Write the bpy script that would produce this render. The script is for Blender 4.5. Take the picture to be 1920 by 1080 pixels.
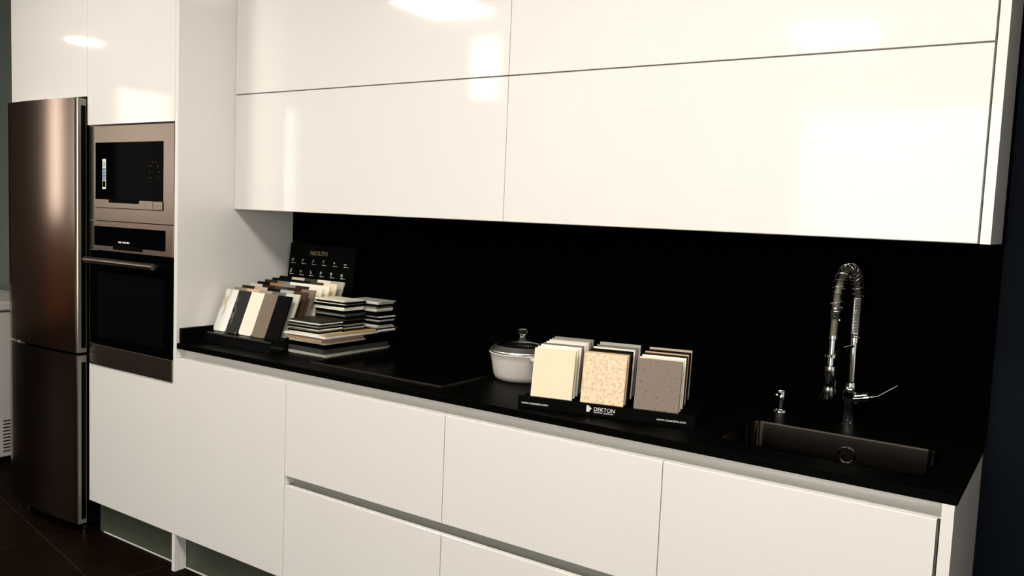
import bpy, bmesh, math, random
from mathutils import Vector, Matrix
random.seed(7)
for o in list(bpy.data.objects): bpy.data.objects.remove(o)
SC = bpy.context.scene
COL = SC.collection

# ------------------------------------------------------------------ camera
cam_d = bpy.data.cameras.new('camera'); cam = bpy.data.objects.new('camera', cam_d); COL.objects.link(cam)
cam_d.sensor_width = 36; cam_d.lens = 29.71; cam_d.clip_start = .05
cr = Vector((.82552533, .56281702, .04177239)); cu = Vector((-.08209931, .04653215, .99553727)); cf = Vector((-.55836156, .82527072, -.08462036))
cam.matrix_world = Matrix(((cr.x, cu.x, -cf.x, 2.94302), (cr.y, cu.y, -cf.y, -2.60064), (cr.z, cu.z, -cf.z, 1.49001), (0, 0, 0, 1)))
SC.camera = cam

# ------------------------------------------------------------------ world, exposure
W = bpy.data.worlds.new('world'); SC.world = W; W.use_nodes = True
W.node_tree.nodes['Background'].inputs[0].default_value = (1, .95, .88, 1)
W.node_tree.nodes['Background'].inputs[1].default_value = .02
SC.view_settings.view_transform = 'Standard'; SC.view_settings.look = 'None'
SC.view_settings.gamma = 1; SC.view_settings.use_curve_mapping = False
SC.view_settings.exposure = 0.43
PANEL_E = 22.0        # ceiling light panels
RIGHT_E = .5         # added glowing pane in the right wall, lights the side panel
ADDED_WIN_E = 2.4        # added glowing panes behind the camera, mirrored in the doors

# ------------------------------------------------------------------ materials
def newmat(name):
    m = bpy.data.materials.new(name); m.use_nodes = True
    nt = m.node_tree; b = nt.nodes['Principled BSDF']
    return m, nt, b
def mat(name, col, rough=.5, metal=0, spec=.5, coat=0, noise=0, nscale=8, emis=None, estr=0, aniso=0, trans=0, ior=1.5, bump=0, bscale=60, stretch=(1, 1, 1)):
    m, nt, b = newmat(name)
    c = (*col, 1)
    b.inputs['Base Color'].default_value = c
    b.inputs['Roughness'].default_value = rough; b.inputs['Metallic'].default_value = metal
    b.inputs['Specular IOR Level'].default_value = spec; b.inputs['IOR'].default_value = ior
    b.inputs['Coat Weight'].default_value = coat; b.inputs['Coat Roughness'].default_value = .03
    b.inputs['Anisotropic'].default_value = aniso; b.inputs['Transmission Weight'].default_value = trans
    if emis: b.inputs['Emission Color'].default_value = (*emis, 1); b.inputs['Emission Strength'].default_value = estr
    tc = nt.nodes.new('ShaderNodeTexCoord'); mp = nt.nodes.new('ShaderNodeMapping'); mp.inputs['Scale'].default_value = stretch
    nt.links.new(tc.outputs['Object'], mp.inputs['Vector'])
    n = nt.nodes.new('ShaderNodeTexNoise'); n.inputs['Scale'].default_value = nscale; n.inputs['Detail'].default_value = 4
    nt.links.new(mp.outputs[0], n.inputs['Vector'])
    mx = nt.nodes.new('ShaderNodeMix'); mx.data_type = 'RGBA'
    mx.inputs['A'].default_value = c; mx.inputs['B'].default_value = (*[max(0, v * (1 - noise)) for v in col], 1)
    nt.links.new(n.outputs['Fac'], mx.inputs['Factor']); nt.links.new(mx.outputs['Result'], b.inputs['Base Color'])
    if bump:
        n2 = nt.nodes.new('ShaderNodeTexNoise'); n2.inputs['Scale'].default_value = bscale
        nt.links.new(mp.outputs[0], n2.inputs['Vector'])
        bp = nt.nodes.new('ShaderNodeBump'); bp.inputs['Strength'].default_value = bump; bp.inputs['Distance'].default_value = .002
        nt.links.new(n2.outputs['Fac'], bp.inputs['Height']); nt.links.new(bp.outputs[0], b.inputs['Normal'])
    return m
def speck(name, col, col2, scale, lo, hi, rough=.5):
    m = mat(name, col, rough); nt = m.node_tree; b = nt.nodes['Principled BSDF']
    tc = nt.nodes.new('ShaderNodeTexCoord'); n = nt.nodes.new('ShaderNodeTexNoise'); n.inputs['Scale'].default_value = scale; n.inputs['Detail'].default_value = 3
    nt.links.new(tc.outputs['Object'], n.inputs['Vector'])
    r = nt.nodes.new('ShaderNodeValToRGB'); r.color_ramp.elements[0].position = lo; r.color_ramp.elements[1].position = hi
    r.color_ramp.elements[0].color = (*col2, 1); r.color_ramp.elements[1].color = (*col, 1)
    nt.links.new(n.outputs['Fac'], r.inputs[0]); nt.links.new(r.outputs[0], b.inputs['Base Color'])
    return m
def marble(name, col, vein, scale=9, width=.02):
    m = mat(name, col, .2); nt = m.node_tree; b = nt.nodes['Principled BSDF']
    tc = nt.nodes.new('ShaderNodeTexCoord'); mp = nt.nodes.new('ShaderNodeMapping'); mp.inputs['Rotation'].default_value = (.3, .5, .4); mp.inputs['Scale'].default_value = (1, 1, .4)
    n = nt.nodes.new('ShaderNodeTexNoise'); n.inputs['Scale'].default_value = scale; n.inputs['Detail'].default_value = 3; n.inputs['Distortion'].default_value = .6
    nt.links.new(tc.outputs['Object'], mp.inputs['Vector']); nt.links.new(mp.outputs[0], n.inputs['Vector'])
    r = nt.nodes.new('ShaderNodeValToRGB'); e = r.color_ramp.elements
    e[0].position = .5 - width; e[0].color = (*col, 1); e[1].position = .5 + width; e[1].color = (*col, 1)
    k = e.new(.5); k.color = (*vein, 1)
    nt.links.new(n.outputs['Fac'], r.inputs[0]); nt.links.new(r.outputs[0], b.inputs['Base Color'])
    return m

WHITE = mat('gloss_white_lacquer', (.86, .835, .79), .06, spec=.5, noise=.03, nscale=3)
WHITE_M = mat('satin_white_panel', (.82, .78, .73), .3, noise=.03)
RAIL = mat('white_aluminium_rail', (.86, .83, .76), .25, noise=.03)
SEAM = mat('shadow_gap', (.05, .045, .04), .8)
PLINTH = mat('grey_plinth', (.075, .085, .06), .45, noise=.2)
SEAL = mat('clear_plinth_seal', (.7, .7, .64), .4)
BLACK = mat('black_quartz', (.0014, .0014, .0010), .42, spec=.05, ior=1.35, noise=.3, nscale=90)
BLACKW = mat('black_wall_slab', (.0007, .0007, .0006), .6, spec=.015, ior=1.2)
NAVY = mat('dark_navy_paint', (.004, .006, .010), .6, spec=.04, noise=.15)
STEEL = mat('brushed_stainless', (.44, .36, .30), .17, metal=1, noise=.10, nscale=12, stretch=(12, 12, .6))
STEELH = mat('brushed_stainless_trim', (.43, .37, .31), .27, metal=1, noise=.1, nscale=40, stretch=(40, 1, 1))
SINKM = mat('sink_steel', (.028, .023, .018), .14, metal=1, noise=.15, nscale=30, stretch=(30, 30, 1))
CHROME = mat('chrome', (.42, .42, .40), .04, metal=1)
GLASSB = mat('black_glass', (.001, .001, .001), .05, spec=.04, ior=1.12)
GLASSO = mat('black_hob_glass', (.001, .001, .001), .15, spec=.04, ior=1.15)
RUBBER = mat('black_plastic', (.0012, .0012, .0012), .5, spec=.04)
FRSIDE = mat('dark_fridge_side', (.003, .003, .003), .5, spec=.05)
FRGREY = mat('grey_door_edge', (.20, .19, .15), .4, metal=.3)
PRINT = mat('white_print', (.85, .85, .82), .6)
PRINTD = mat('faded_print', (.16, .15, .12), .6)
BLUE = mat('blue_print', (.05, .16, .33), .5)
CERAM = mat('white_ceramic', (.72, .68, .62), .15, noise=.04)
CLEAR = mat('clear_glass', (.9, .92, .9), .02, trans=1, ior=1.45)
HOSE = mat('grey_hose', (.11, .10, .07), .35)
FREEZ = mat('white_enamel', (.62, .58, .55), .3, noise=.04)
WALLG = mat('sage_grey_paint', (.17, .20, .165), .8, spec=.2, noise=.12, bump=.15)
WALLW = mat('warm_white_paint', (.58, .54, .48), .8, spec=.2, noise=.06, bump=.1)
CEILM = mat('white_ceiling_paint', (.40, .37, .34), .85, spec=.2, noise=.03)
WOOD = mat('orange_wood', (.55, .20, .07), .4, noise=.4, nscale=5, stretch=(8, 8, .5))
PLY = mat('plywood_edge', (.60, .40, .20), .6, noise=.2, nscale=30)
PANEL = mat('light_diffuser', (.9, .9, .9), .5, emis=(1, .94, .86), estr=PANEL_E)
PANE = mat('added_glow_pane', (.9, .9, .9), .5, emis=(1, .97, .93), estr=ADDED_WIN_E)

# ------------------------------------------------------------------ helpers
def tag(o, label=None, cat=None, group=None, kind=None):
    if label: o['label'] = label
    if cat: o['category'] = cat
    if group: o['group'] = group
    if kind: o['kind'] = kind
    return o
def thing(name, label, cat, loc=(0, 0, 0), rz=0, group=None):
    o = bpy.data.objects.new(name, None); COL.objects.link(o); o.empty_display_size = .05
    o.location = loc; o.rotation_euler = (0, 0, rz)
    return tag(o, label, cat, group)
def obj(name, bm, m, parent=None, smooth=False):
    me = bpy.data.meshes.new(name)
    bmesh.ops.recalc_face_normals(bm, faces=bm.faces)
    if smooth:
        for e in bm.edges:
            if len(e.link_faces) == 2 and e.calc_face_angle(0) > math.radians(38): e.smooth = False
    bm.to_mesh(me); bm.free()
    for mm in (m if isinstance(m, (list, tuple)) else [m]): me.materials.append(mm)
    if smooth:
        for p in me.polygons: p.use_smooth = True
    o = bpy.data.objects.new(name, me); COL.objects.link(o)
    if parent: o.parent = parent
    return o
def NB(): return bmesh.new()
def bx(bm, x0, x1, y0, y1, z0, z1, bev=0, seg=2, M=None, mi=0):
    t = bmesh.new()
    bmesh.ops.create_cube(t, size=1)
    for v in t.verts:
        v.co = Vector((x0 + (v.co.x + .5) * (x1 - x0), y0 + (v.co.y + .5) * (y1 - y0), z0 + (v.co.z + .5) * (z1 - z0)))
    if bev: bmesh.ops.bevel(t, geom=list(t.edges), offset=bev, segments=seg, affect='EDGES', profile=.5)
    if M:
        for v in t.verts: v.co = M @ v.co
    for f in t.faces: f.material_index = mi
    me = bpy.data.meshes.new('tmp'); t.to_mesh(me); t.free(); bm.from_mesh(me); bpy.data.meshes.remove(me)
    return bm
def box(name, d, m, parent=None, bev=.0008, **k):
    return obj(name, bx(NB(), *d, bev=bev, **k), m, parent)
def lathe(bm, prof, n=48, c=(0, 0, 0), M=None):
    rings = []
    for r, z in prof:
        ring = []
        for i in range(n):
            a = 2 * math.pi * i / n
            co = Vector((c[0] + r * math.cos(a), c[1] + r * math.sin(a), c[2] + z))
            if M: co = M @ co
            ring.append(bm.verts.new(co))
        rings.append(ring)
    for a, b in zip(rings, rings[1:]):
        for i in range(n): bm.faces.new((a[i], a[(i + 1) % n], b[(i + 1) % n], b[i]))
    for ring in (rings[0], rings[-1]):
        try: bm.faces.new(ring)
        except ValueError: pass
    bmesh.ops.remove_doubles(bm, verts=bm.verts, dist=1e-6)
    return bm
def tube(bm, pts, r, n=10, caps=True):
    pts = [Vector(p) for p in pts]; rings = []
    up = Vector((0, 0, 1)); t0 = (pts[1] - pts[0]).normalized()
    if abs(t0.dot(up)) > .9: up = Vector((1, 0, 0))
    nrm = t0.cross(up).normalized()
    for i, p in enumerate(pts):
        t = (pts[min(i + 1, len(pts) - 1)] - pts[max(i - 1, 0)]).normalized()
        nrm = (nrm - t * nrm.dot(t)).normalized(); b = t.cross(nrm)
        rr = r[i] if isinstance(r, (list, tuple)) else r
        rings.append([bm.verts.new(p + (nrm * math.cos(2 * math.pi * k / n) + b * math.sin(2 * math.pi * k / n)) * rr) for k in range(n)])
    for a, b in zip(rings, rings[1:]):
        for i in range(n): bm.faces.new((a[i], a[(i + 1) % n], b[(i + 1) % n], b[i]))
    if caps: bm.faces.new(rings[0]); bm.faces.new(rings[-1])
    return bm
def extrude_x(bm, prof, x0, x1):
    a = [bm.verts.new((x0, y, z)) for y, z in prof]; b = [bm.verts.new((x1, y, z)) for y, z in prof]
    n = len(prof)
    for i in range(n): bm.faces.new((a[i], a[(i + 1) % n], b[(i + 1) % n], b[i]))
    bm.faces.new(a); bm.faces.new(b)
    return bm
def text(name, s, size, M, m, parent, ext=.0002, align='LEFT'):
    cu_ = bpy.data.curves.new(name, 'FONT'); cu_.body = s; cu_.size = size; cu_.extrude = ext; cu_.align_x = align
    cu_.resolution_u = 3
    cu_.materials.append(m)
    f = bpy.data.objects.new('tmp_text', cu_); COL.objects.link(f); bpy.context.view_layer.update()
    me = bpy.data.meshes.new_from_object(f.evaluated_get(bpy.context.evaluated_depsgraph_get())); bpy.data.objects.remove(f)
    o = bpy.data.objects.new(name, me); COL.objects.link(o)
    o.parent = parent; o.matrix_local = M
    return o
def front_M(x, y, z, lean=0):       # text lying in a plane that faces -Y, leaning back by lean
    return Matrix.Translation((x, y, z)) @ Matrix.Rotation(math.pi / 2 - lean, 4, 'X')
def struct(o): o['kind'] = 'structure'; return o

# ------------------------------------------------------------------ room shell
H = 3.0
X0, X1, Y0 = -7.0, 6.0, -6.6
fl = obj('floor', bx(NB(), X0, X1 + 1.0, -6.2, 1.6, -.05, 0), None)
def floor_mat():
    m, nt, b = newmat('dark_brown_floor_tiles')
    tc = nt.nodes.new('ShaderNodeTexCoord'); mp = nt.nodes.new('ShaderNodeMapping')
    a = math.radians(10.6)
    # tile grid turned against the kitchen run, one grout line through (-.717,-.749)
    ox, oy = -.717, -.749
    mp.vector_type = 'TEXTURE'; mp.inputs['Location'].default_value = (ox, oy, 0); mp.inputs['Rotation'].default_value = (0, 0, -a)
    nt.links.new(tc.outputs['Object'], mp.inputs['Vector'])
    br = nt.nodes.new('ShaderNodeTexBrick'); br.offset = 0; br.inputs['Scale'].default_value = 1
    br.inputs['Brick Width'].default_value = .6; br.inputs['Row Height'].default_value = .6
    br.inputs['Mortar Size'].default_value = .0035; br.inputs['Mortar Smooth'].default_value = .1
    br.inputs['Color1'].default_value = (.009, .0042, .0018, 1); br.inputs['Color2'].default_value = (.012, .0056, .0025, 1)
    br.inputs['Mortar'].default_value = (.035, .019, .009, 1)
    nt.links.new(mp.outputs[0], br.inputs['Vector'])
    n = nt.nodes.new('ShaderNodeTexNoise'); n.inputs['Scale'].default_value = 9; n.inputs['Detail'].default_value = 6
    nt.links.new(tc.outputs['Object'], n.inputs['Vector'])
    mx = nt.nodes.new('ShaderNodeMix'); mx.data_type = 'RGBA'; mx.blend_type = 'MULTIPLY'; mx.inputs['Factor'].default_value = .8
    nt.links.new(br.outputs['Color'], mx.inputs['A']); nt.links.new(n.outputs['Fac'], mx.inputs['B'])
    nt.links.new(mx.outputs['Result'], b.inputs['Base Color'])
    b.inputs['Roughness'].default_value = .45; b.inputs['Specular IOR Level'].default_value = .03; b.inputs['IOR'].default_value = 1.3
    return m
fl.data.materials[0] = floor_mat(); struct(fl)
struct(obj('ceiling', bx(NB(), X0, X1, Y0 + .4, .1, H, H + .1), CEILM))
bm = NB(); bx(bm, X0, -1.31, 0, .1, 0, H)
struct(obj('wall_back', bm, WALLG))
struct(obj('wall_back.001', bx(NB(), -1.309, X1, .001, .1, 0, H), NAVY))
LWIN = (-5.3, -4.5, 1.25, 2.9)
bm = NB(); bx(bm, X0 - .1, X0, Y0 + .4, LWIN[0], 0, H); bx(bm, X0 - .1, X0, LWIN[1], .1, 0, H); bx(bm, X0 - .1, X0, LWIN[0], LWIN[1], 0, LWIN[2]); bx(bm, X0 - .1, X0, LWIN[0], LWIN[1], LWIN[3], H)
struct(obj('wall_left', bm, mat('brown_paint', (.14, .095, .07), .8, spec=.2, noise=.1)))
t = bpy.data.objects.new('window_4', None); COL.objects.link(t); t['kind'] = 'structure'  # unseen window added to give the fridge its bright stripe
f = NB(); a, b, c, d = LWIN
bx(f, X0 - .08, X0 - .02, a, a + .04, c, d); bx(f, X0 - .08, X0 - .02, b - .04, b, c, d); bx(f, X0 - .08, X0 - .02, a + .04, b - .04, c, c + .04); bx(f, X0 - .08, X0 - .02, a + .04, b - .04, d - .04, d)
obj('window_frame', f, WHITE_M, t)
obj('pane', bx(NB(), X0 - .06, X0 - .05, a + .04, b - .04, c + .04, d - .04), mat('left_added_pane', (.9, .9, .9), .5, emis=(1, .86, .76), estr=2.6), t)
struct(obj('added_trim_2', bx(NB(), X0 + .001, X0 + .03, -6.1, -4.3, 0, 1.2, bev=.004), WOOD))  # added wood facing, reflects orange in the fridge door
bm = NB(); ya, yb, za_, zb_ = -4.6, -.9, .4, 2.7
bx(bm, X1, X1 + .1, Y0 + .4, ya, 0, H); bx(bm, X1, X1 + .1, yb, .1, 0, H); bx(bm, X1, X1 + .1, ya, yb, 0, za_); bx(bm, X1, X1 + .1, ya, yb, zb_, H)
struct(obj('wall_right', bm, WALLW))
wt_ = bpy.data.objects.new('window_3', None); COL.objects.link(wt_); wt_['kind'] = 'structure'  # unseen window added to light surfaces facing right
f = NB(); bx(f, X1 + .02, X1 + .08, ya, ya + .04, za_, zb_); bx(f, X1 + .02, X1 + .08, yb - .04, yb, za_, zb_); bx(f, X1 + .02, X1 + .08, ya + .04, yb - .04, za_, za_ + .04); bx(f, X1 + .02, X1 + .08, ya + .04, yb - .04, zb_ - .04, zb_)
obj('window_frame', f, WHITE_M, wt_)
obj('pane', bx(NB(), X1 + .05, X1 + .06, ya + .04, yb - .04, za_ + .04, zb_ - .04), mat('right_added_pane', (.9, .9, .9), .5, emis=(1, .97, .93), estr=RIGHT_E), wt_)
# front wall (behind the camera) with openings
YW = -6.2
wins = [(-6.85, -6.3, 1.1, 2.9), (.6, 4.8, .3, 2.6)]  # added glowing windows, placed to mirror in the flap doors
bm = NB()
xs = [X0] + [v for w in wins for v in w[:2]] + [X1]
for i in range(0, len(xs), 2): bx(bm, xs[i], xs[i + 1], YW - .15, YW, 0, H)
for a, b, c, d in wins:
    bx(bm, a, b, YW - .15, YW, 0, c); bx(bm, a, b, YW - .15, YW, d, H)
struct(obj('wall_front', bm, WALLW))
for i, (a, b, c, d) in enumerate(wins):
    t = bpy.data.objects.new('window_%d' % (i + 1), None); COL.objects.link(t); t['kind'] = 'structure'
    f = NB(); w = .04
    bx(f, a, a + w, YW - .1, YW - .03, c, d); bx(f, b - w, b, YW - .1, YW - .03, c, d); bx(f, a + w, b - w, YW - .1, YW - .03, c, c + w); bx(f, a + w, b - w, YW - .1, YW - .03, d - w, d)
    obj('window_frame', f, WHITE_M, t)
    obj('pane', bx(NB(), a + w, b - w, YW - .07, YW - .06, c + w, d - w), PANE, t)
# wooden facing added for its orange reflection, under the tall window, mirrored in the fridge door
struct(obj('added_trim_1', bx(NB(), -6.95, -5.9, YW + .001, YW + .03, 0, 1.08, bev=.004), WOOD))

# ceiling light panels
def ceiling_light(x, y, label):
    t = thing('ceiling_light', label, 'ceiling light', (x, y, H), 0, 'square light panels in the ceiling')
    f = NB(); s = .3
    for a in ((-s, s, -s, -s + .02), (-s, s, s - .02, s), (-s, -s + .02, -s + .02, s - .02), (s - .02, s, -s + .02, s - .02)): bx(f, *a, -.015, 0)
    obj('frame', f, WHITE_M, t)
    obj('diffuser', bx(NB(), -s + .02, s - .02, -s + .02, s - .02, -.01, -.002), PANEL, t)
LIGHTS = [(-1.08, -2.97), (3.6, -1.9), (2.5, -1.9), (1.4, -1.9), (-.55, -1.95), (1.2, -4.9)]  # near row partly added to brighten the tower, fronts and side panel
DOWNS = [(-5.18, -3.1), (-4.88, -4.31)]
for x, y in LIGHTS: ceiling_light(x, y, 'square white ceiling light panel in front of the kitchen run')

t = thing('added_light_box', 'narrow added light box mirrored as a white strip in the upper left flap doors', 'lamp', (-1.22, -3.72, 0))  # unseen box, added as the source of the mirrored white strip
obj('housing', bx(NB(), -.15, .15, -.03, .018, 2.42, 2.999, bev=.003), WHITE_M, t)
obj('diffuser', bx(NB(), -.135, .135, .0185, .022, 2.44, 2.93, bev=.001), mat('added_box_diffuser', (.9, .9, .9), .5, emis=(1, .96, .88), estr=4.5), t)

def downlight(x, y):
    t = thing('downlight', 'small round downlight mirrored as a bright oval in the white doors', 'ceiling light', (x, y, H), 0, 'round downlights in the ceiling')
    obj('trim_ring', lathe(NB(), [(.165, 0), (.165, -.008), (.15, -.012), (.148, 0)], 40), WHITE_M, t, True)
    obj('diffuser', lathe(NB(), [(.146, -.002), (.146, -.008), (0, -.008)], 40), PANEL, t)
for x, y in DOWNS: downlight(x, y)

# ------------------------------------------------------------------ key dimensions
F, U, XE, ZW, ZK, ZD = -.60, -.336, 2.755, .935, .156, .875
WB = .913                     # underside of worktop
TOPZ = 2.50

# ------------------------------------------------------------------ tall units
t = thing('tall_side_panel', 'tall white gloss panel closing the oven tower beside the worktop', 'panel', (0, 0, 0))
bm = NB()
bx(bm, -.0204, 0, F, -.002, ZD + .0375, TOPZ, bev=.0008); bx(bm, -.0204, 0, F + .021, -.002, 0.0, ZD + .037)
bx(bm, -.0204, 0, F, F + .0205, 0.0, ZK - .003, bev=.0005)
bx(bm, -.0204, 0, F, F + .0205, ZD + .001, ZD + .0374)
obj('panel', bm, WHITE, t)

t = thing('oven_tower', 'tall white cabinet housing microwave above built-in oven', 'cabinet', (0, 0, 0))
bm = NB()
xa, xb = -.640, -.0212
bx(bm, xa, xa + .018, F + .021, -.01, ZK, TOPZ); bx(bm, xb - .018, xb, F + .021, -.01, ZK, TOPZ)
bx(bm, xa, xb, F + .021, -.01, ZK, ZK + .018); bx(bm, xa, xb, F + .021, -.01, TOPZ - .018, TOPZ)
bx(bm, xa, xb, F + .021, -.01, 1.803, 1.82); bx(bm, xa, xb, F + .021, -.01, .755, .771); bx(bm, xa, xb, -.02, -.01, ZK, TOPZ)
obj('carcass', bm, WHITE_M, t)
box('upper_door', (-.645, -.0225, F, F + .02, 1.803, TOPZ), WHITE, t)
box('lower_door', (-.631, -.0215, F, F + .02, ZK, .7715), WHITE, t)
tag(box('plinth', (-.631, -.0215, -.549, -.535, .0, ZK - .004), PLINTH, t), 'grey recessed plinth')
tag(box('plinth_seal', (-.60, -.0215, -.552, -.549, .0, .006), SEAL, t), 'pale sealing strip')

t = thing('fridge_cabinet', 'white gloss cupboard door above the fridge', 'cabinet', (0, 0, 0))
box('door', (-1.298, -.648, F, F + .02, 1.925, TOPZ), WHITE, t)
bm = NB(); bx(bm, -1.298, -1.28, F + .021, -.01, 0, TOPZ); bx(bm, -.666, -.6415, F + .021, -.01, ZK, TOPZ)
bx(bm, -1.28, -.666, F + .021, -.01, TOPZ - .018, TOPZ); bx(bm, -1.28, -.666, F + .021, -.01, 1.93, 1.948)
obj('carcass', bm, WHITE_M, t)

# ------------------------------------------------------------------ fridge
t = thing('fridge', 'tall two-door stainless steel fridge freezer beside the oven tower', 'fridge', (0, 0, 0))
fx0, fx1, fyb, fyf = -1.246, -.672, -.60, -.642
FX1 = -.644
box('body', (fx0 + .004, fx1 - .002, -.578, -.04, .03, 1.90), FRSIDE, t, bev=.003)
def fridge_door(z0, z1):
    bm = NB(); n = 24; pts = []
    for i in range(n + 1):
        s = i / n; x = fx0 + (FX1 - fx0) * s
        pts.append((x, fyf - .018 * (1 - (2 * s - 1) ** 2)))
    prof = [(fx0, -.605)] + pts + [(FX1, -.622)]
    a = [bm.verts.new((x, y, z0)) for x, y in prof]; b = [bm.verts.new((x, y, z1)) for x, y in prof]
    m_ = len(prof)
    for i in range(m_):
        f_ = bm.faces.new((a[i], a[(i + 1) % m_], b[(i + 1) % m_], b[i]))
        f_.smooth = 1 <= i <= n
    for zz, rev in ((z0, 0), (z1, 1)): bm.faces.new([bm.verts.new((x, y, zz)) for x, y in prof])
    return bm
zs = .812
for nm, z0, z1 in (('freezer_door', .05, zs - .006), ('fridge_door', zs + .006, 1.914)):
    d = obj(nm, fridge_door(z0, z1), STEEL, t)
    # grey edge with a dark vertical grip recess
    e = NB(); bx(e, FX1 - .001, FX1 + .0012, -.641, -.606, z0 + .001, z1 - .001)
    g = obj('door_edge', e, FRGREY, d); tag(g, 'grey moulded door edge')
    g2 = obj('grip_recess', bx(NB(), FX1 + .0013, FX1 + .0022, -.629, -.6085, z0 + .02, z1 - .03), RUBBER, d); tag(g2, 'black grip recess')
    obj('gasket', bx(NB(), fx0 + .01, FX1 - .02, -.6215 if False else -.604, -.580, z0 + .01, z1 - .01), RUBBER, d)
tag(box('top_hinge', (FX1 - .035, FX1, -.604, -.575, 1.9, 1.919), RUBBER, t), 'black hinge cover')
tag(box('top_cap', (fx0, FX1 - .036, -.604, -.58, 1.9, 1.917), RUBBER, t), 'black top trim')
bm = NB(); lathe(bm, [(.014, 0), (.014, .02), (.008, .022), (.008, .035)], 20, (-.66, -.605, 0)); tag(obj('foot', bm, CHROME, t, True), 'shiny levelling foot')
bm = NB(); lathe(bm, [(.014, 0), (.014, .02), (.008, .022), (.008, .035)], 20, (-1.2, -.58, 0)); tag(obj('foot', bm, CHROME, t, True), 'shiny levelling foot')
# side wall strip of the fridge right flank, black
box('side_panel', (-.671, -.6675, -.60, -.04, .035, 1.9), FRSIDE, t)

# ------------------------------------------------------------------ microwave
def ring(bm, x0, x1, z0, z1, X0_, X1_, Z0_, Z1_, y0, y1):      # outer X0_..Z1_, opening x0..z1
    bx(bm, X0_, x0, y0, y1, Z0_, Z1_); bx(bm, x1, X1_, y0, y1, Z0_, Z1_); bx(bm, x0, x1, y0, y1, Z0_, z0); bx(bm, x0, x1, y0, y1, z1, Z1_)
t = thing('microwave', 'built-in stainless microwave with black glass door', 'microwave', (0, 0, 0))
box('body', (-.60, -.045, F + .024, -.08, 1.405, 1.785), FRSIDE, t)
bm = NB(); ring(bm, -.574, -.088, 1.452, 1.727, -.620, -.0225, 1.400, 1.795, F - .004, F + .018)
obj('frame', bm, STEELH, t)
d = obj('door', bx(NB(), -.572, -.1518, F - .006, F + .01, 1.4535, 1.726, bev=.001), GLASSB, t)
tag(obj('door_trim', bx(NB(), -.572, -.205, F - .0085, F - .0062, 1.4545, 1.489, bev=.0005), STEELH, d), 'stainless strip along the door bottom')
# control column, black glass with steel button at foot
c = obj('control_panel', bx(NB(), -.1515, -.0895, F - .006, F + .01, 1.4535, 1.726, bev=.001), GLASSB, t)
tag(obj('open_button', bx(NB(), -.151 - .0, -.0895, F - .0085, F - .0062, 1.4545, 1.4885, bev=.0005), STEELH, c), 'square stainless button')
obj('button_dot', lathe(NB(), [(.003, 0), (.003, .0006), (0, .0006)], 16, M=Matrix.Translation((-.120, F - .0086, 1.471)) @ Matrix.Rotation(math.pi / 2, 4, 'X')), FRGREY, c)
obj('door_trim', bx(NB(), -.204, -.1535, F - .0085, F - .0062, 1.4545, 1.489, bev=.0005), STEELH, d)
tag(obj('pull_tab', bx(NB(), -.455, -.255, F - .016, F - .0087, 1.476, 1.492, bev=.002), RUBBER, d), 'black pull tab')
# dial marks
bm = NB()
for k in range(8):
    a = -.6 + k * .62; bx(bm, -.146 + .031 * math.cos(a) + 0 - .0015, -.146 + .031 * math.cos(a) + .0015, F - .0066, F - .0061, 1.605 + .04 * math.sin(a) - .002, 1.605 + .04 * math.sin(a) + .002)
tag(obj('dial_marks', bm, PRINTD, c), 'faint ring of dial marks')
s = obj('energy_sticker', bx(NB(), -.517, -.491, F - .0068, F - .0062, 1.532, 1.658), PRINT, d); tag(s, 'white sticker strip with four pictograms')
for k, (mm) in enumerate((GLASSB, BLUE, BLUE, PRINT)):
    z0 = 1.541 + k * .0275
    p_ = obj('pictogram', bx(NB(), -.5145, -.4935, F - .0073, F - .0069, z0, z0 + .0245), mm, s)
def disc(r, x, y, z, thick=.0004): return lathe(NB(), [(r, 0), (r, thick), (0, thick)], 20, M=Matrix.Translation((x, y, z)) @ Matrix.Rotation(math.pi / 2, 4, 'X'))
obj('pictogram', disc(.009, -.504, F - .0074, 1.636), PRINTD, s); obj('pictogram', disc(.0055, -.504, F - .0079, 1.636), PRINT, s)
bm = NB(); vs = [bm.verts.new(v) for v in ((-.511, F - .0079, 1.545), (-.497, F - .0079, 1.545), (-.504, F - .0079, 1.561))]; bm.faces.new(vs); bmesh.ops.solidify(bm, geom=bm.faces[:], thickness=.0002)
obj('pictogram', bm, PRINT, s)
bm = NB(); bx(bm, -.509, -.499, F - .0076, F - .0074, 1.575, 1.578); bx(bm, -.505, -.502, F - .0076, F - .0074, 1.578, 1.588); bx(bm, -.510, -.498, F - .0076, F - .0074, 1.604, 1.607); bx(bm, -.506, -.500, F - .0076, F - .0074, 1.609, 1.615)
obj('pictogram', bm, PRINT, s)

# ------------------------------------------------------------------ oven
t = thing('oven', 'built-in black glass oven under the microwave', 'oven', (0, 0, 0))
box('body', (-.60, -.045, F + .024, -.08, .79, 1.39), FRSIDE, t)
bm = NB(); ring(bm, -.585, -.0705, 1.2925, 1.375, -.620, -.0225, 1.2725, 1.3965, F - .004, F + .018)
obj('control_frame', bm, STEELH, t)
d = obj('display', bx(NB(), -.584, -.0715, F - .003, F + .01, 1.2935, 1.374), GLASSB, t)
tag(obj('pull_tab', bx(NB(), -.43, -.235, F - .012, F - .0045, 1.281, 1.3, bev=.002), RUBBER, t), 'black tab under the display')
bm = NB()
for i, (w, h) in enumerate(((.012, .006), (.006, .008), (.008, .005), (.014, .007), (.010, .005), (.012, .008), (.006, .006))):
    x = -.402 + i * .0125; bx(bm, x, x + w * .8, F - .0036, F - .0031, 1.313 - h / 2, 1.313 + h / 2)
tag(obj('display_digits', bm, PRINT, d), 'small lit white display marks')
bm = NB(); bx(bm, -.620, -.0225, F - .004, F + .018, .865, 1.2700, bev=.001)
dd = obj('door', bm, GLASSB, t)
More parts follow.
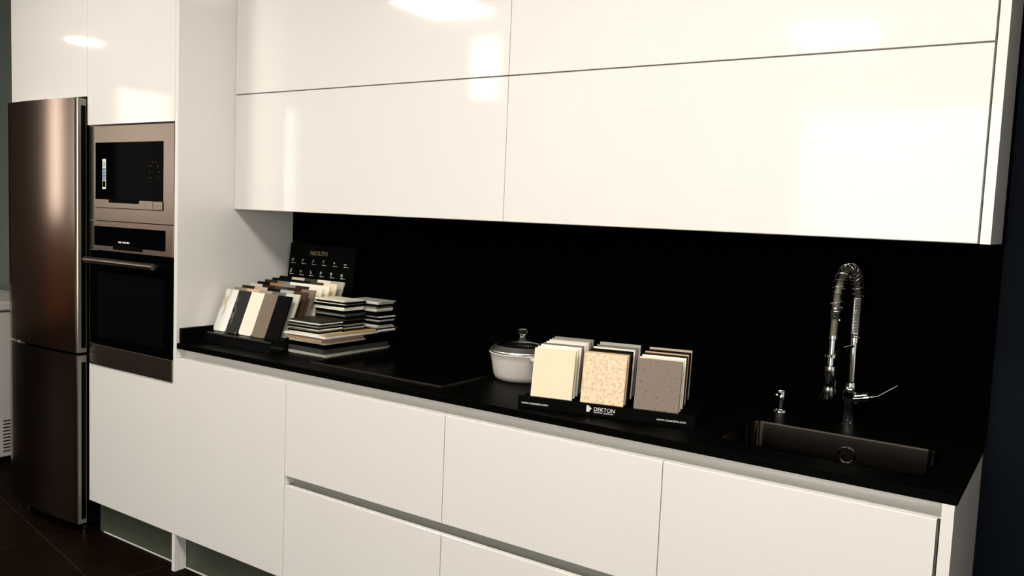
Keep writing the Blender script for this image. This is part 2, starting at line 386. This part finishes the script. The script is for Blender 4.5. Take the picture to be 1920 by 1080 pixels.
obj('door_window', bx(NB(), -.56, -.08, F - .0048, F - .0042, .90, 1.18), RUBBER, dd)
tag(obj('bottom_trim', bx(NB(), -.620, -.0225, F - .005, F + .018, .7735, .863, bev=.001), STEELH, t), 'stainless strip below the oven door')
h = NB(); tube(h, [(-.59, F - .04, 1.230), (-.095, F - .04, 1.230)], .0135, 16)
hh = obj('handle', h, STEELH, dd, True); tag(hh, 'stainless bar handle')
bm = NB()
bm.free()
for x in (-.57, -.12): obj('handle_bracket', tube(NB(), [(x, F - .034, 1.228), (x, F - .004, 1.228)], .008, 12), STEELH, dd, True)

# ------------------------------------------------------------------ base cabinets
S1, S2, S3, S4 = .644, 1.363, 2.083, 2.723
ZC0, ZC1 = .500, .536
DT = .019
def base_carcass(x0, x1, parent):
    bm = NB(); yb = -.02; yf = F + .048
    bx(bm, x0 + .001, x0 + .017, yf, yb, ZK, WB - .001); bx(bm, x1 - .017, x1 - .001, yf, yb, ZK, WB - .001)
    bx(bm, x0 + .017, x1 - .017, yf, yb, ZK, ZK + .016); bx(bm, x0 + .017, x1 - .017, yb, yb + .008, ZK, WB - .001)
    obj('carcass', bm, WHITE_M, parent)
def door_face(name, x0, x1, z0, z1, parent):
    # front with a finger bevel along its top edge
    bm = NB(); y = F
    prof = [(y, z0), (y, z1 - .0015), (y + .0015, z1), (y + .0165, z1), (y + DT, z1 - .003), (y + DT, z0)]
    extrude_x(bm, prof, x0, x1)
    return obj(name, bm, WHITE, parent)
def drawer_box(x0, x1, z0, z1, parent):
    bm = NB(); yf = F + .05
    bx(bm, x0 + .03, x0 + .042, yf, -.08, z0, z1); bx(bm, x1 - .042, x1 - .03, yf, -.08, z0, z1)
    bx(bm, x0 + .042, x1 - .042, yf, -.08, z0, z0 + .01); bx(bm, x0 + .042, x1 - .042, -.09, -.08, z0 + .01, z1)
    obj('drawer_box', bm, WHITE_M, parent)
t = thing('base_cabinet', 'full-height white base cabinet door next to the oven tower', 'cabinet')
base_carcass(0, S1, t); door_face('door', -.0202, S1 - .0015, ZK, ZD, t)
t = thing('base_cabinet', 'white drawer unit below the sample stacks and hob', 'cabinet')
base_carcass(S1, S2, t)
d = door_face('drawer', S1 + .0015, S2 - .0015, ZC1, ZD, t); drawer_box(S1, S2, .56, .75, d)
d = door_face('drawer', S1 + .0015, S2 - .0015, ZK, ZC0, t); drawer_box(S1, S2, .2, .42, d)
t = thing('base_cabinet', 'white drawer unit below the pot and stone sample stand', 'cabinet')
base_carcass(S2, S3, t)
d = door_face('drawer', S2 + .0015, S3 - .0015, ZC1, ZD, t); drawer_box(S2, S3, .56, .75, d)
d = door_face('drawer', S2 + .0015, S3 - .0015, ZK, ZC0, t); drawer_box(S2, S3, .2, .42, d)
t = thing('base_cabinet', 'white sink cabinet with one plain door at the right end', 'cabinet')
base_carcass(S3, S4, t); door_face('door', S3 + .0015, S4 - .001, ZK, ZD, t)
# recessed finger rails
def rail_prof(zt, zb, yb=-.5555):
    R = .0245
    pts = [(yb + .002, zt), (yb, zt)]
    for k in range(15):
        a = math.pi / 2 * k / 14
        pts.append((yb - R * (1 - math.cos(a)), zb + R - R * math.sin(a)))
    pts.append((yb - R, zb - .002)); pts.append((yb + .002, zb - .002))
    return pts
t = obj('finger_rail', extrude_x(NB(), rail_prof(WB - .0005, ZD - .0005), .0015, S4 + .006), RAIL, None, True); tag(t, 'long white recessed grip rail directly under the worktop', 'rail', 'recessed grip rails')
bm = extrude_x(NB(), rail_prof(ZC1 + .012, ZC0 - .003), S1 + .006, S3 - .006)
t = obj('finger_rail', bm, mat('shaded_aluminium_rail', (.36, .36, .32), .35), None, True); tag(t, 'recessed grip rail in painted shade grey between upper and lower drawers', 'rail', 'recessed grip rails')  # same profile as the top rail; grey paints in the recess shade
tag(box('rail_end_cap', (S1 + .0015, S1 + .0055, F + .002, -.5565, ZC0 + .001, ZC1 - .001), WHITE, t), 'white end cap')
# plinth and right end panel
t = thing('plinth_board', 'long grey recessed plinth under the base cabinets', 'plinth')
box('board', (.0015, XE - .027, -.549, -.535, .0, ZK - .003), PLINTH, t)
tag(box('plinth_seal', (.0015, XE - .027, -.5525, -.549, .0, .006), SEAL, t), 'pale sealing strip')
t = thing('base_end_panel', 'white end panel closing the base cabinets on the right', 'panel')
box('panel', (XE - .0255, XE - .0005, F, -.003, 0, WB), WHITE, t)

# ------------------------------------------------------------------ wall cabinets
ZU0, ZUJ, XU1, XU2 = 1.4706, 1.938, 1.3635, 2.7285
def wall_cab(x0, x1, z0, z1, label):
    t = thing('wall_cabinet', label, 'cabinet', (0, 0, 0), 0, 'white wall cabinets above the worktop')
    bm = NB(); yf = U + .0215
    bx(bm, x0, x0 + .016, yf, -.022, z0, z1); bx(bm, x1 - .016, x1, yf, -.022, z0, z1)
    bx(bm, x0 + .016, x1 - .016, yf, -.022, z0, z0 + .016); bx(bm, x0 + .016, x1 - .016, yf, -.022, z1 - .016, z1); bx(bm, x0 + .016, x1 - .016, -.03, -.022, z0 + .016, z1 - .016)
    obj('carcass', bm, WHITE_M, t)
    obj('flap_door', bx(NB(), x0 + .001, x1 - .001, U, U + .019, z0 + .0015, z1 - .0015, bev=.0007), WHITE, t)
wall_cab(.001, XU1, ZU0, ZUJ, 'lower left white flap cabinet above the sample boxes')
wall_cab(XU1 + .0005, XU2, ZU0, ZUJ, 'lower right white flap cabinet above the sink')
wall_cab(.001, XU1, ZUJ + .0015, TOPZ, 'upper left white flap cabinet showing the mirrored ceiling light')
wall_cab(XU1 + .0005, XU2, ZUJ + .0015, TOPZ, 'upper right white flap cabinet cut off by the photo top')
t = thing('wall_end_panel', 'white end panel closing the wall cabinets on the right', 'panel')
box('panel', (XU2 + .004, XE, U, -.023, ZU0 - .0005, TOPZ), WHITE, t)

# ------------------------------------------------------------------ worktop, backsplash
SX0, SX1, SY0, SY1 = 2.185, 2.682, -.505, -.215
bm = NB(); bx(bm, .001, XE + .004, -.6, -.0205, WB, ZW, bev=.0015)
wt = obj('worktop', bm, BLACK); tag(wt, 'long black stone worktop with sink cut-out', 'worktop')
def rounded_rect(x0, x1, y0, y1, r, n=6):
    pts = []
    for cx_, cy_, a0 in ((x1 - r, y1 - r, 0), (x0 + r, y1 - r, 90), (x0 + r, y0 + r, 180), (x1 - r, y0 + r, 270)):
        for k in range(n + 1):
            a = math.radians(a0 + 90 * k / n); pts.append((cx_ + r * math.cos(a), cy_ + r * math.sin(a)))
    return pts
def prism(bm, pts, z0, z1):
    a = [bm.verts.new((x, y, z0)) for x, y in pts]; b = [bm.verts.new((x, y, z1)) for x, y in pts]
    for i in range(len(pts)): bm.faces.new((a[i], a[(i + 1) % len(pts)], b[(i + 1) % len(pts)], b[i]))
    bm.faces.new(a); bm.faces.new(b); return bm
cut = obj('cutter', prism(NB(), rounded_rect(SX0, SX1, SY0, SY1, .035), WB - .02, ZW + .02), BLACK)
md = wt.modifiers.new('b', 'BOOLEAN'); md.object = cut; md.operation = 'DIFFERENCE'; md.solver = 'EXACT'
bpy.context.view_layer.update()
me = bpy.data.meshes.new_from_object(wt.evaluated_get(bpy.context.evaluated_depsgraph_get()))
wt.modifiers.clear(); wt.data = me; bpy.data.objects.remove(cut)
tag(box('upstand', (.0005, .0185, -.588, -.021, ZW + .0003, .994), BLACK), 'short black stone upstand against the tall white panel', 'upstand')
t = thing('backsplash', 'black stone slab covering the wall behind the worktop', 'backsplash')
bm = NB(); bx(bm, .0005, XE + .004, -.0202, -.0005, ZW + .0003, 1.4695)
bx(bm, XE + .0005, XE + .006, -.0202, -.0005, 1.4697, TOPZ)
obj('slab', bm, BLACKW, t)

# ------------------------------------------------------------------ sink
t = thing('sink', 'rectangular stainless steel sink bowl set in the black worktop', 'sink')
bm = NB(); n_ = None
levels = [(ZW + .0012, .0), (ZW + .0012, .003), (ZW - .004, .004), (ZW - .14, .008), (ZW - .158, .020), (ZW - .160, .034)]
rings = []
for z, ins in levels:
    pts = rounded_rect(SX0 + .0008 + ins, SX1 - .0008 - ins, SY0 + .0008 + ins, SY1 - .0008 - ins, max(.034 - ins * .3, .01), 8)
    rings.append([bm.verts.new((x, y, z)) for x, y in pts])
for a, b in zip(rings, rings[1:]):
    for i in range(len(a)): bm.faces.new((a[i], a[(i + 1) % len(a)], b[(i + 1) % len(a)], b[i]))
bm.faces.new(rings[-1])
bowl = obj('bowl', bm, SINKM, t, True)
bm = NB(); bmesh.ops.create_circle
tube(bm, [(2.45 + .021 * math.cos(a), -.2245, .885 + .021 * math.sin(a)) for a in [2 * math.pi * k / 28 for k in range(29)]], .0022, 8)
tag(obj('overflow_ring', bm, CHROME, t, True), 'round chrome overflow ring')
tag(obj('drain', lathe(NB(), [(.045, 0), (.043, .003), (.02, .002), (0, .001)], 32, (2.43, -.36, ZW - .1598)), CHROME, t, True), 'round chrome drain')

# ------------------------------------------------------------------ faucet
FXc, FYc = 2.412, -.052
t = thing('kitchen_faucet', 'chrome pull-down spring faucet standing behind the sink', 'faucet', (FXc, FYc, ZW))
base = lathe(NB(), [(.026, .0005), (.026, .004), (.0215, .008), (.0215, .050), (.023, .052), (.023, .095), (.019, .10), (.016, .108), (.016, .120), (.011, .122), (.0105, .235), (.0135, .236), (.0135, .250)], 32)
obj('column', base, CHROME, t, True)
bm = NB(); M = Matrix.Translation((0, -.002, .072)) @ Matrix.Rotation(math.radians(78), 4, 'Y')
lathe(bm, [(.0175, .0), (.0175, .036), (.0195, .038), (.0195, .056), (.012, .058)], 28, M=M)
v = obj('valve', bm, CHROME, t, True)
bm = NB(); tube(bm, [(.052, -.002, .082), (.078, -.002, .092), (.125, -.002, .128)], [.0035, .003, .0022], 10)
obj('lever', bm, CHROME, v, True)
# flexible hose path: up, over and down to the head, in local coordinates
def hose_pt(s):   # 0..1
    z_up, r = .352, .083
    L1, L2, L3 = z_up - .25, math.pi * r * 1.06, .105
    L = L1 + L2 + L3; d_ = s * L
    dirx = Vector((-.02, -.175, 0)).normalized()
    if d_ < L1: return Vector((0, 0, .25 + d_))
    if d_ < L1 + L2:
        a = math.pi * (d_ - L1) / L2
        return Vector((0, 0, z_up)) + dirx * (r * (1 - math.cos(a))) + Vector((0, 0, r * 1.15 * math.sin(a)))
    e = d_ - L1 - L2
    return Vector((0, 0, z_up - e)) + dirx * (2 * r + e * .06)
obj('hose', tube(NB(), [hose_pt(k / 60) for k in range(61)], .0088, 12), HOSE, t, True)
def coil(s0, s1, turns, r, wire):
    pts = []; N = int(turns * 14)
    for k in range(N + 1):
        s = s0 + (s1 - s0) * k / N
        p0 = hose_pt(s); tg = (hose_pt(min(1, s + .003)) - hose_pt(max(0, s - .003))).normalized()
        side = Vector((.99, -.113, 0)); side = (side - tg * side.dot(tg)).normalized(); b = tg.cross(side)
        a = 2 * math.pi * turns * k / N
        pts.append(p0 + side * r * math.cos(a) + b * r * math.sin(a))
    return tube(NB(), pts, wire, 6)
SPRM = mat('bright_spring_steel', (.85, .85, .83), .16, metal=1)
tag(obj('spring', coil(0, .235, 26, .0125, .0016), SPRM, t, True), 'tightly wound lower spring')
tag(obj('spring', coil(.235, .80, 15, .0175, .0013), SPRM, t, True), 'loosely wound arched spring')
tag(obj('spring', coil(.80, .865, 8, .0125, .0016), SPRM, t, True), 'tight spring above the spray head')
pe = hose_pt(1)
sh = NB(); lathe(sh, [(.0165, .0), (.0175, .003), (.0175, .040), (.0155, .042), (.0155, .046), (.0165, .048), (.0165, .098), (.009, .100), (.009, .17), (.0125, .172), (.0125, .182)], 28, (0, 0, 0), Matrix.Translation((pe.x, pe.y - .009, pe.z - .160)) @ Matrix.Rotation(math.radians(-3), 4, 'X'))
obj('spray_head', sh, CHROME, t, True)
bm = NB(); tube(bm, [(0, 0, .225), (pe.x * .5, pe.y * .5, .226), (pe.x, pe.y + .012, .215)], .0045, 10)
lathe(bm, [(.019, .0), (.019, .008), (.0165, .008), (.0165, .0)], 24, (pe.x - .002, pe.y - .002, .210))
obj('holder_arm', bm, CHROME, t, True)

# soap dispenser
t = thing('soap_dispenser', 'small dark chrome soap dispenser left of the faucet', 'soap dispenser', (2.216, -.05, ZW))
obj('base_ring', lathe(NB(), [(.024, .0005), (.024, .004), (.021, .010), (.012, .012), (.010, .014), (.010, .045)], 28), CHROME, t, True)
bm = NB(); lathe(bm, [(.0135, .042), (.0135, .066), (.012, .068), (.0, .068)], 28); bx(bm, -.006, .006, -.055, -.01, .054, .064, bev=.002)
obj('pump_head', bm, CHROME, t, True)

# ------------------------------------------------------------------ hob
t = thing('hob', 'flat black glass hob flush on the worktop with thin steel rim', 'hob')
box('glass', (.6725, 1.2695, -.508, -.04, ZW + .0003, ZW + .0045), GLASSO, t, bev=.0012)
bm = NB(); bx(bm, .669, 1.273, -.5115, -.5085, ZW + .0003, ZW + .0048); bx(bm, .669, .672, -.508, -.04, ZW + .0003, ZW + .0048); bx(bm, 1.27, 1.273, -.508, -.04, ZW + .0003, ZW + .0048)
tag(obj('rim', bm, STEELH, t), 'thin stainless rim')
# ------------------------------------------------------------------ pot
PX, PY = 1.374, -.205
t = thing('saucepan', 'round white ceramic saucepan standing left of the stone sample stand', 'saucepan', (PX, PY, ZW))
obj('bowl', lathe(NB(), [(.0, .001), (.078, .001), (.088, .006), (.095, .020), (.104, .070), (.109, .090), (.112, .0935), (.110, .096), (.106, .093), (.100, .068), (.091, .02), (.08, .008), (0, .006)], 64), CERAM, t, True)
bm = NB()
tube(bm, [(.080, -.062, .0885), (.094, -.082, .0895), (.106, -.094, .0890), (.124, -.090, .0885), (.132, -.076, .0885), (.126, -.058, .0885), (.096, -.045, .0885)], [.006, .007, .0075, .008, .0075, .007, .006], 12)
tag(obj('handle', bm, CERAM, t, True), 'white loop handle at the rim')
lid = thing('glass_lid', 'domed clear glass lid with round knob on the white saucepan', 'lid', (PX, PY, ZW + .0965))
bm = NB(); lathe(bm, [(.106, .000), (.108, .004), (.103, .009), (.085, .022), (.055, .033), (.020, .039), (.012, .040), (.012, .037), (.02, .036), (.055, .030), (.085, .019), (.102, .005)], 64)
obj('dome', bm, CLEAR, lid, True)
tag(obj('rim_reflection_band', lathe(NB(), [(.104, -.001), (.109, -.001), (.1100, .003), (.1085, .0075), (.1070, .0085), (.0900, .0225), (.0895, .0215), (.104, .0075), (.104, -.001)], 64), mat('rim_reflection_steel', (.78, .76, .72), .3, metal=1), lid, True), 'steel rim band widened to imitate the bowl reflected in the glass')  # sloping upper part stands in for the bowl's reflection in the lid
tag(obj('knob', lathe(NB(), [(.011, .0402), (.009, .046), (.008, .056), (.012, .060), (.0165, .066), (.0165, .072), (.011, .077), (.0, .078)], 32), CLEAR, lid, True), 'clear glass knob')

# ------------------------------------------------------------------ stone sample materials
def sm(n, c, r=.35, noise=.08): return mat(n, c, r, spec=.3 if max(c) > .1 else .05, noise=noise, nscale=25)
SM = {
 'cream': sm('sample_cream', (.86, .72, .50)), 'ivory': sm('sample_ivory', (.90, .84, .68)), 'white': sm('sample_white', (.92, .90, .82)),
 'off-white': sm('sample_offwhite', (.80, .76, .66)), 'taupe': sm('sample_taupe', (.20, .155, .115)), 'grey': sm('sample_grey', (.22, .215, .18)),
 'light grey': sm('sample_light_grey', (.42, .42, .36)), 'dark grey': sm('sample_dark_grey', (.045, .046, .036)), 'black': sm('sample_black', (.0015, .0015, .0012), .4),
 'brown': sm('sample_brown', (.075, .038, .02)), 'dark brown': sm('sample_dark_brown', (.028, .016, .009)), 'olive': sm('sample_olive', (.028, .028, .016)),
 'terracotta': sm('sample_terracotta', (.42, .19, .085)), 'peach': sm('sample_peach', (.66, .47, .31)), 'pinkish white': sm('sample_pink_white', (.85, .72, .62)),
 'grey-green': sm('sample_grey_green', (.12, .13, .10)), 'pale green': sm('sample_pale_green', (.64, .64, .52)), 'warm grey': sm('sample_warm_grey', (.33, .29, .21)),
 'sand': sm('sample_sand', (.55, .44, .31)),
 'white marble': marble('sample_white_marble', (.90, .88, .82), (.60, .50, .34), 5, .022),
 'black marble': marble('sample_black_marble', (.006, .007, .005), (.14, .14, .12), 9, .02),
 'speckled sand': speck('sample_speckled_sand', (.86, .68, .45), (.66, .44, .27), 110, .34, .58),
 'grey-brown': speck('sample_grey_brown', (.20, .155, .12), (.04, .026, .02), 120, .30, .38),
 'speckled cream': speck('sample_speckled_cream', (.85, .74, .56), (.5, .36, .24), 50, .30, .38),
}
def slab(bm, w, h, th, bev=.0008): return bx(bm, 0, w, 0, th, 0, h, bev=bev, seg=1)

# ------------------------------------------------------------------ three-column stone sample stand
ang = math.radians(13.1)
ST = Matrix.Translation((1.603, -.565, ZW)) @ Matrix.Rotation(ang, 4, 'Z')
t = thing('stone_sample_stand', 'black three-column stand holding square stone samples beside the saucepan', 'display stand', (1.603, -.565, ZW), ang)
SL, SDp = .515, .235
bm = NB(); bx(bm, 0, SL, 0, .006, .0005, .035, bev=.001); bx(bm, 0, SL, .006, SDp, .0005, .020)
for k in range(9):
    y = .026 + k * .024
    bx(bm, .004, SL - .004, y + .006, y + .0085, .020, .031)
obj('base', bm, RUBBER, t)
tag(text('lettering', 'www.cosentino.com', .0098, front_M(.012, -.0006, .0125), PRINT, t), 'white web address at the left')
tag(text('lettering', 'www.cosentino.com', .0098, front_M(.409, -.0006, .0125), PRINT, t), 'white web address at the right')
tag(text('lettering', 'DEKTON', .0152, front_M(.2295, -.0006, .0165), PRINT, t), 'large white brand lettering')
tag(text('lettering', 'DESIGN BY COSENTINO', .0052, front_M(.230, -.0006, .0105), PRINT, t), 'tiny white line of lettering')
bm = NB()
for i, b in enumerate((.008, .0115, .0145, .0125, .0105, .0080)): bx(bm, .2085, .2085 + b, -.0009, -.0003, .0285 - i * .0031 - .0013, .0285 - i * .0031 + .0013)
for o_ in [obj('emblem', bm, PRINT, t)]: tag(o_, 'white emblem of stepped bars')
lean = math.radians(10)
cols = [
 ('left', .033, [('cream', 0), ('ivory', 1), ('white', 2), ('taupe', 3), ('ivory', 3.9), ('off-white', 5), ('warm grey', 6), ('grey', 7)]),
 ('middle', .185, [('speckled sand', 0), ('peach', .8), ('dark brown', 1.5), ('black', 2.6), ('white', 3.5), ('taupe', 4.8), ('light grey', 6.4)]),
 ('right', .340, [('grey-brown', 0), ('speckled cream', .8), ('white', 1.9), ('dark brown', 3.0), ('peach', 3.7), ('black', 4.9), ('sand', 6.1)]),
]
ordn = ['front', 'second', 'third', 'fourth', 'fifth', 'sixth', 'seventh', 'rearmost']
proto = None
TW = .126
SQ = 'square stone samples in the three-column stand'
def new_tile(name, me, m, M, label, cat, group):
    o = bpy.data.objects.new(name, me); COL.objects.link(o); o.matrix_world = M
    o.material_slots[0].link = 'OBJECT'; o.material_slots[0].material = m
    return tag(o, label, cat, group)
tmp = obj('tmp', slab(NB(), TW, .143, .008), WHITE); sq_me = tmp.data; bpy.data.objects.remove(tmp)
for cn, cx_, rows in cols:
    for i, (c, slot) in enumerate(rows):
        M = ST @ Matrix.Translation((cx_ + random.uniform(-.001, .001), .014 + slot * .0262, .0335 + slot * .0016)) @ Matrix.Rotation(-lean, 4, 'X')
        rn = ordn[i] if i < len(rows) - 1 else 'rearmost'
        new_tile('stone_sample', sq_me, SM[c], M, '%s square stone sample, %s of the %s column of the stand' % (c, rn, cn), 'stone sample', SQ)

# ------------------------------------------------------------------ sample box with header board (against the tall panel)
t = thing('sample_display_box', 'black stepped sample box with printed header board by the tall panel', 'display stand')
bm = NB(); prof = [(-.492, ZW + .0005), (-.492, .972), (-.486, .977), (-.462, .975), (-.030, 1.0185), (-.026, 1.0185), (-.026, ZW + .0005)]
extrude_x(bm, prof, .0205, .425)
obj('tray', bm, mat('gloss_black_acrylic', (.004, .004, .004), .12, spec=.4), t)
bm = NB(); lb = math.radians(6)
HB = Matrix.Translation((.022, -.080, 1.021)) @ Matrix.Rotation(-lb, 4, 'X')
bx(bm, 0, .402, 0, .006, 0, .312, bev=.001, M=HB)
hb = obj('header_board', bm, RUBBER, t)
def HM(x, z): return HB @ Matrix.Translation((x, -.0006, z)) @ Matrix.Rotation(math.pi / 2, 4, 'X')
GOLD = mat('gold_print', (.42, .34, .16), .4)
text('lettering', 'NEOLITH', .0255, HM(.130, .266), GOLD, hb)
def glyph(k, x, z, row):
    bm = NB(); y0, y1 = -.0009, -.0004
    def q(a, b, c, d, r=0):
        MM = HB @ Matrix.Translation((x + a, 0, z + b)) @ Matrix.Rotation(r, 4, 'Y'); bx(bm, -c / 2, c / 2, y0, y1, -d / 2, d / 2, M=MM)
    shapes = [
      [(0, .004, .012, .002, 0), (0, .009, .012, .002, .3), (.004, .013, .008, .002, -.3)],
      [(0, .008, .002, .013, 0), (.005, .011, .006, .002, 0), (-.004, .004, .005, .002, 0)],
      [(0, .008, .002, .016, .5), (.003, .011, .006, .004, .5)],
      [(0, .006, .009, .002, .2), (-.003, .010, .002, .008, 0), (.002, .014, .007, .002, -.2)],
      [(0, .009, .010, .003, 0), (0, .005, .004, .004, .78)],
      [(-.004, .005, .006, .005, 0), (.005, .005, .006, .005, 0)],
      [(0, .006, .006, .010, .2), (.003, .014, .003, .008, .4)],
      [(0, .008, .010, .002, 0), (-.004, .008, .002, .010, 0), (.004, .008, .002, .010, 0)],
      [(0, .009, .003, .012, -.4), (.002, .004, .006, .005, 0)],
      [(0, .013, .008, .0025, 0), (.004, .010, .0025, .007, 0), (-.003, .006, .0025, .010, 0)],
      [(0, .010, .008, .007, .78), (0, .002, .0025, .006, 0)],
      [(-.004, .006, .0025, .010, 0), (.004, .006, .0025, .010, 0), (0, .011, .008, .0025, 0)]]
    for s_ in shapes[k]: q(*s_)
    q(.001, -.006, .013, .003); q(.015, -.0065, .014, .0014)
    tag(obj('icon', bm, PRINT, hb), 'small white pictogram with a caption bar')
for k in range(6): glyph(k, .022 + k * .065, .232, 0)
for k in range(6): glyph(k + 6, .018 + k * .063, .183, 1)
rowsN = [
 ['white marble', 'black marble', 'ivory', 'taupe', 'black'],
 ['warm grey', 'peach', 'warm grey', 'grey-green', 'pale green'],
 ['olive', 'sand', 'black', 'light grey', 'brown'],
 ['pinkish white', 'dark brown', 'dark grey', 'dark brown', 'taupe'],
 ['black', 'terracotta', 'grey', 'dark brown', 'ivory'],
 ['olive', 'grey', 'white', 'white', 'ivory'],
 ['black', 'black', 'black', 'brown', 'cream'],
 ['black', 'cream', 'dark grey', 'ivory', 'light grey'],
]
def col_tile(w, h, th, r=.012):
    bm = NB(); pts = [(0, h), (w, h)]
    for cx_, a0 in ((w - r, 0), (r, -90)):
        for k in range(5):
            a = math.radians(a0 - 90 * k / 4); pts.append((cx_ + r * math.cos(a), r + r * math.sin(a)))
    a_ = [bm.verts.new((x, 0, z)) for x, z in pts]; b_ = [bm.verts.new((x, th, z)) for x, z in pts]
    for i in range(len(pts)): bm.faces.new((a_[i], a_[(i + 1) % len(pts)], b_[(i + 1) % len(pts)], b_[i]))
    bm.faces.new(a_); bm.faces.new(b_)
    return bm
tmp = obj('tmp', col_tile(.0782, .178, .0065), WHITE); cm_me = tmp.data; bpy.data.objects.remove(tmp)
rn8 = ['front', 'second', 'third', 'fourth', 'fifth', 'sixth', 'seventh', 'last']
cn5 = ['leftmost', 'second from left', 'middle', 'second from right', 'rightmost']
l2 = math.radians(22)
for r_, row in enumerate(rowsN):
    y = -.452 + r_ * .0395; z = .9775 + r_ * .0064 + .0008
    for c_, c in enumerate(row):
        M = Matrix.Translation((.0255 + c_ * .0795, y, z)) @ Matrix.Rotation(-l2, 4, 'X')
        new_tile('sample_tile', cm_me, SM[c], M, '%s sample strip, %s in the %s row of the header-board box' % (c, cn5[c_], rn8[r_]), 'sample tile', 'sample strips in the header-board box')

# ------------------------------------------------------------------ pile of sample boards and slabs
PG = 'sample slabs piled between the display box and the hob'
def board(name, x0, x1, y0, y1, z0, z1, m, label, rz=0, cat='sample slab', group=PG):
    cx_, cy_ = (x0 + x1) / 2, (y0 + y1) / 2
    bm = NB(); bx(bm, x0 - cx_, x1 - cx_, y0 - cy_, y1 - cy_, 0, z1 - z0 - .0002, bev=.0006, seg=1)
    o = obj(name, bm, m); o.location = (cx_, cy_, z0 + .0001); o.rotation_euler = (0, 0, rz)
    return tag(o, label, cat, group)
z = ZW + .0003
def nxt(h):
    global z
    a = z; z += h; return a, z
a, b = nxt(.004); board('sample_board', .436, .633, -.412, -.06, a, b, SM['light grey'], 'large thin pale board at the very bottom of the slab pile', .04, 'sample board')
a, b = nxt(.006); board('sample_board', .432, .630, -.412, -.05, a, b, SM['light grey'], 'large grey board second from the bottom of the slab pile', .02, 'sample board')
a, b = nxt(.018); board('sample_board', .433, .628, -.408, -.06, a, b, SM['dark grey'], 'dark grey board above the two lowest boards', -.02, 'sample board')
a, b = nxt(.020); board('sample_board', .436, .622, -.402, -.08, a, b, SM['black'], 'black board under the beige slabs', .0, 'sample board')
a, b = nxt(.008); board('sample_slab', .440, .636, -.414, -.20, a, b, SM['sand'], 'lower beige slab in the middle of the pile', .02)
a, b = nxt(.012); board('sample_slab', .434, .625, -.418, -.20, a, b, SM['peach'], 'thick peach-beige slab in the middle of the pile', -.01)
a, b = nxt(.006); board('sample_slab', .442, .640, -.40, -.12, a, b, SM['off-white'], 'off-white slab just under the long white board', .03)
a, b = nxt(.006); board('sample_board', .4285, .655, -.430, -.055, a, b, SM['white'], 'long white board sticking out above the beige slabs', .0, 'sample board')
za = z
a, b = nxt(.010); board('sample_board', .634, .655, -.425, -.07, a, b, PLY, 'narrow wooden strip with orange-brown edge on the long white board', -.03, 'sample board')
board('sample_board', .606, .656, -.066, -.035, a, b, SM['brown'], 'small brown block behind the wooden strip', 0, 'sample board')
zs0 = za
def stack(x0, x1, y0, y1, z0, spec, where, grp):
    z_ = z0
    n = len(spec)
    for i, (c, h) in enumerate(spec):
        j = lambda s=.006: random.uniform(-s, s)
        dx, dy = j(), j()
        nth = ['', 'second', 'third', 'fourth', 'fifth', 'sixth', 'seventh', 'eighth', 'ninth']
        k = n - 1 - i
        pos = 'lowest' if i == 0 else 'topmost' if k == 0 else nth[i] + ' from the bottom' if i <= k else nth[k] + ' from the top'
        board('sample_slab', x0 + dx, x1 + dx, y0 + dy, y1 + dy, z_, z_ + h, SM[c], '%s sample slab, %s in the %s' % (c, pos, where), j(.04), 'sample slab', grp)
        z_ += h
stack(.432, .598, -.408, -.285, zs0, [('off-white', .0045), ('black', .006), ('taupe', .0055), ('white', .0045), ('black', .0065), ('grey', .0055), ('black', .006), ('off-white', .0045), ('olive', .006)], 'low front slab stack', 'slabs in the low front stack')
stack(.432, .600, -.278, -.172, zs0, [('dark brown', .012), ('light grey', .006), ('black', .006), ('grey', .006), ('black', .014), ('dark grey', .006), ('black', .010), ('grey', .006), ('dark grey', .005), ('black', .012), ('off-white', .006), ('white', .006), ('black', .010), ('white', .003), ('black', .008), ('ivory', .006)], 'tall left slab stack', 'slabs in the tall left stack')
bpy.context.view_layer.update()
stack(.496, .664, -.160, -.068, zs0, [('off-white', .006), ('black', .006), ('light grey', .006), ('off-white', .006), ('black', .014), ('light grey', .006), ('black', .010), ('off-white', .005), ('black', .018), ('light grey', .005), ('off-white', .006), ('grey', .008), ('black', .010), ('light grey', .003), ('off-white', .005), ('light grey', .003)], 'tall right slab stack', 'slabs in the tall right stack')

# ------------------------------------------------------------------ chest freezer
t = thing('chest_freezer', 'white chest freezer left of the fridge with side vents', 'freezer')
box('body', (-3.0, -1.95, -.78, -.06, .035, .845), FREEZ, t, bev=.006)
obj('lid', bx(NB(), -3.005, -1.943, -.785, -.055, .856, .905, bev=.008), FREEZ, t)
tag(obj('lid_gasket', bx(NB(), -2.99, -1.96, -.77, -.07, .8452, .8555), mat('gasket_grey', (.12, .1, .09), .7), t), 'grey rubber gasket')
bm = NB()
for k in range(10): bx(bm, -1.9498, -1.9480, -.352, -.24, .065 + k * .019, .071 + k * .019)
tag(obj('vent', bm, RUBBER, t), 'row of dark vent slots')
for x in (-2.9, -2.05):
    for y in (-.7, -.14): obj('foot', bx(NB(), x - .02, x + .02, y - .02, y + .02, 0, .0345), RUBBER, t)
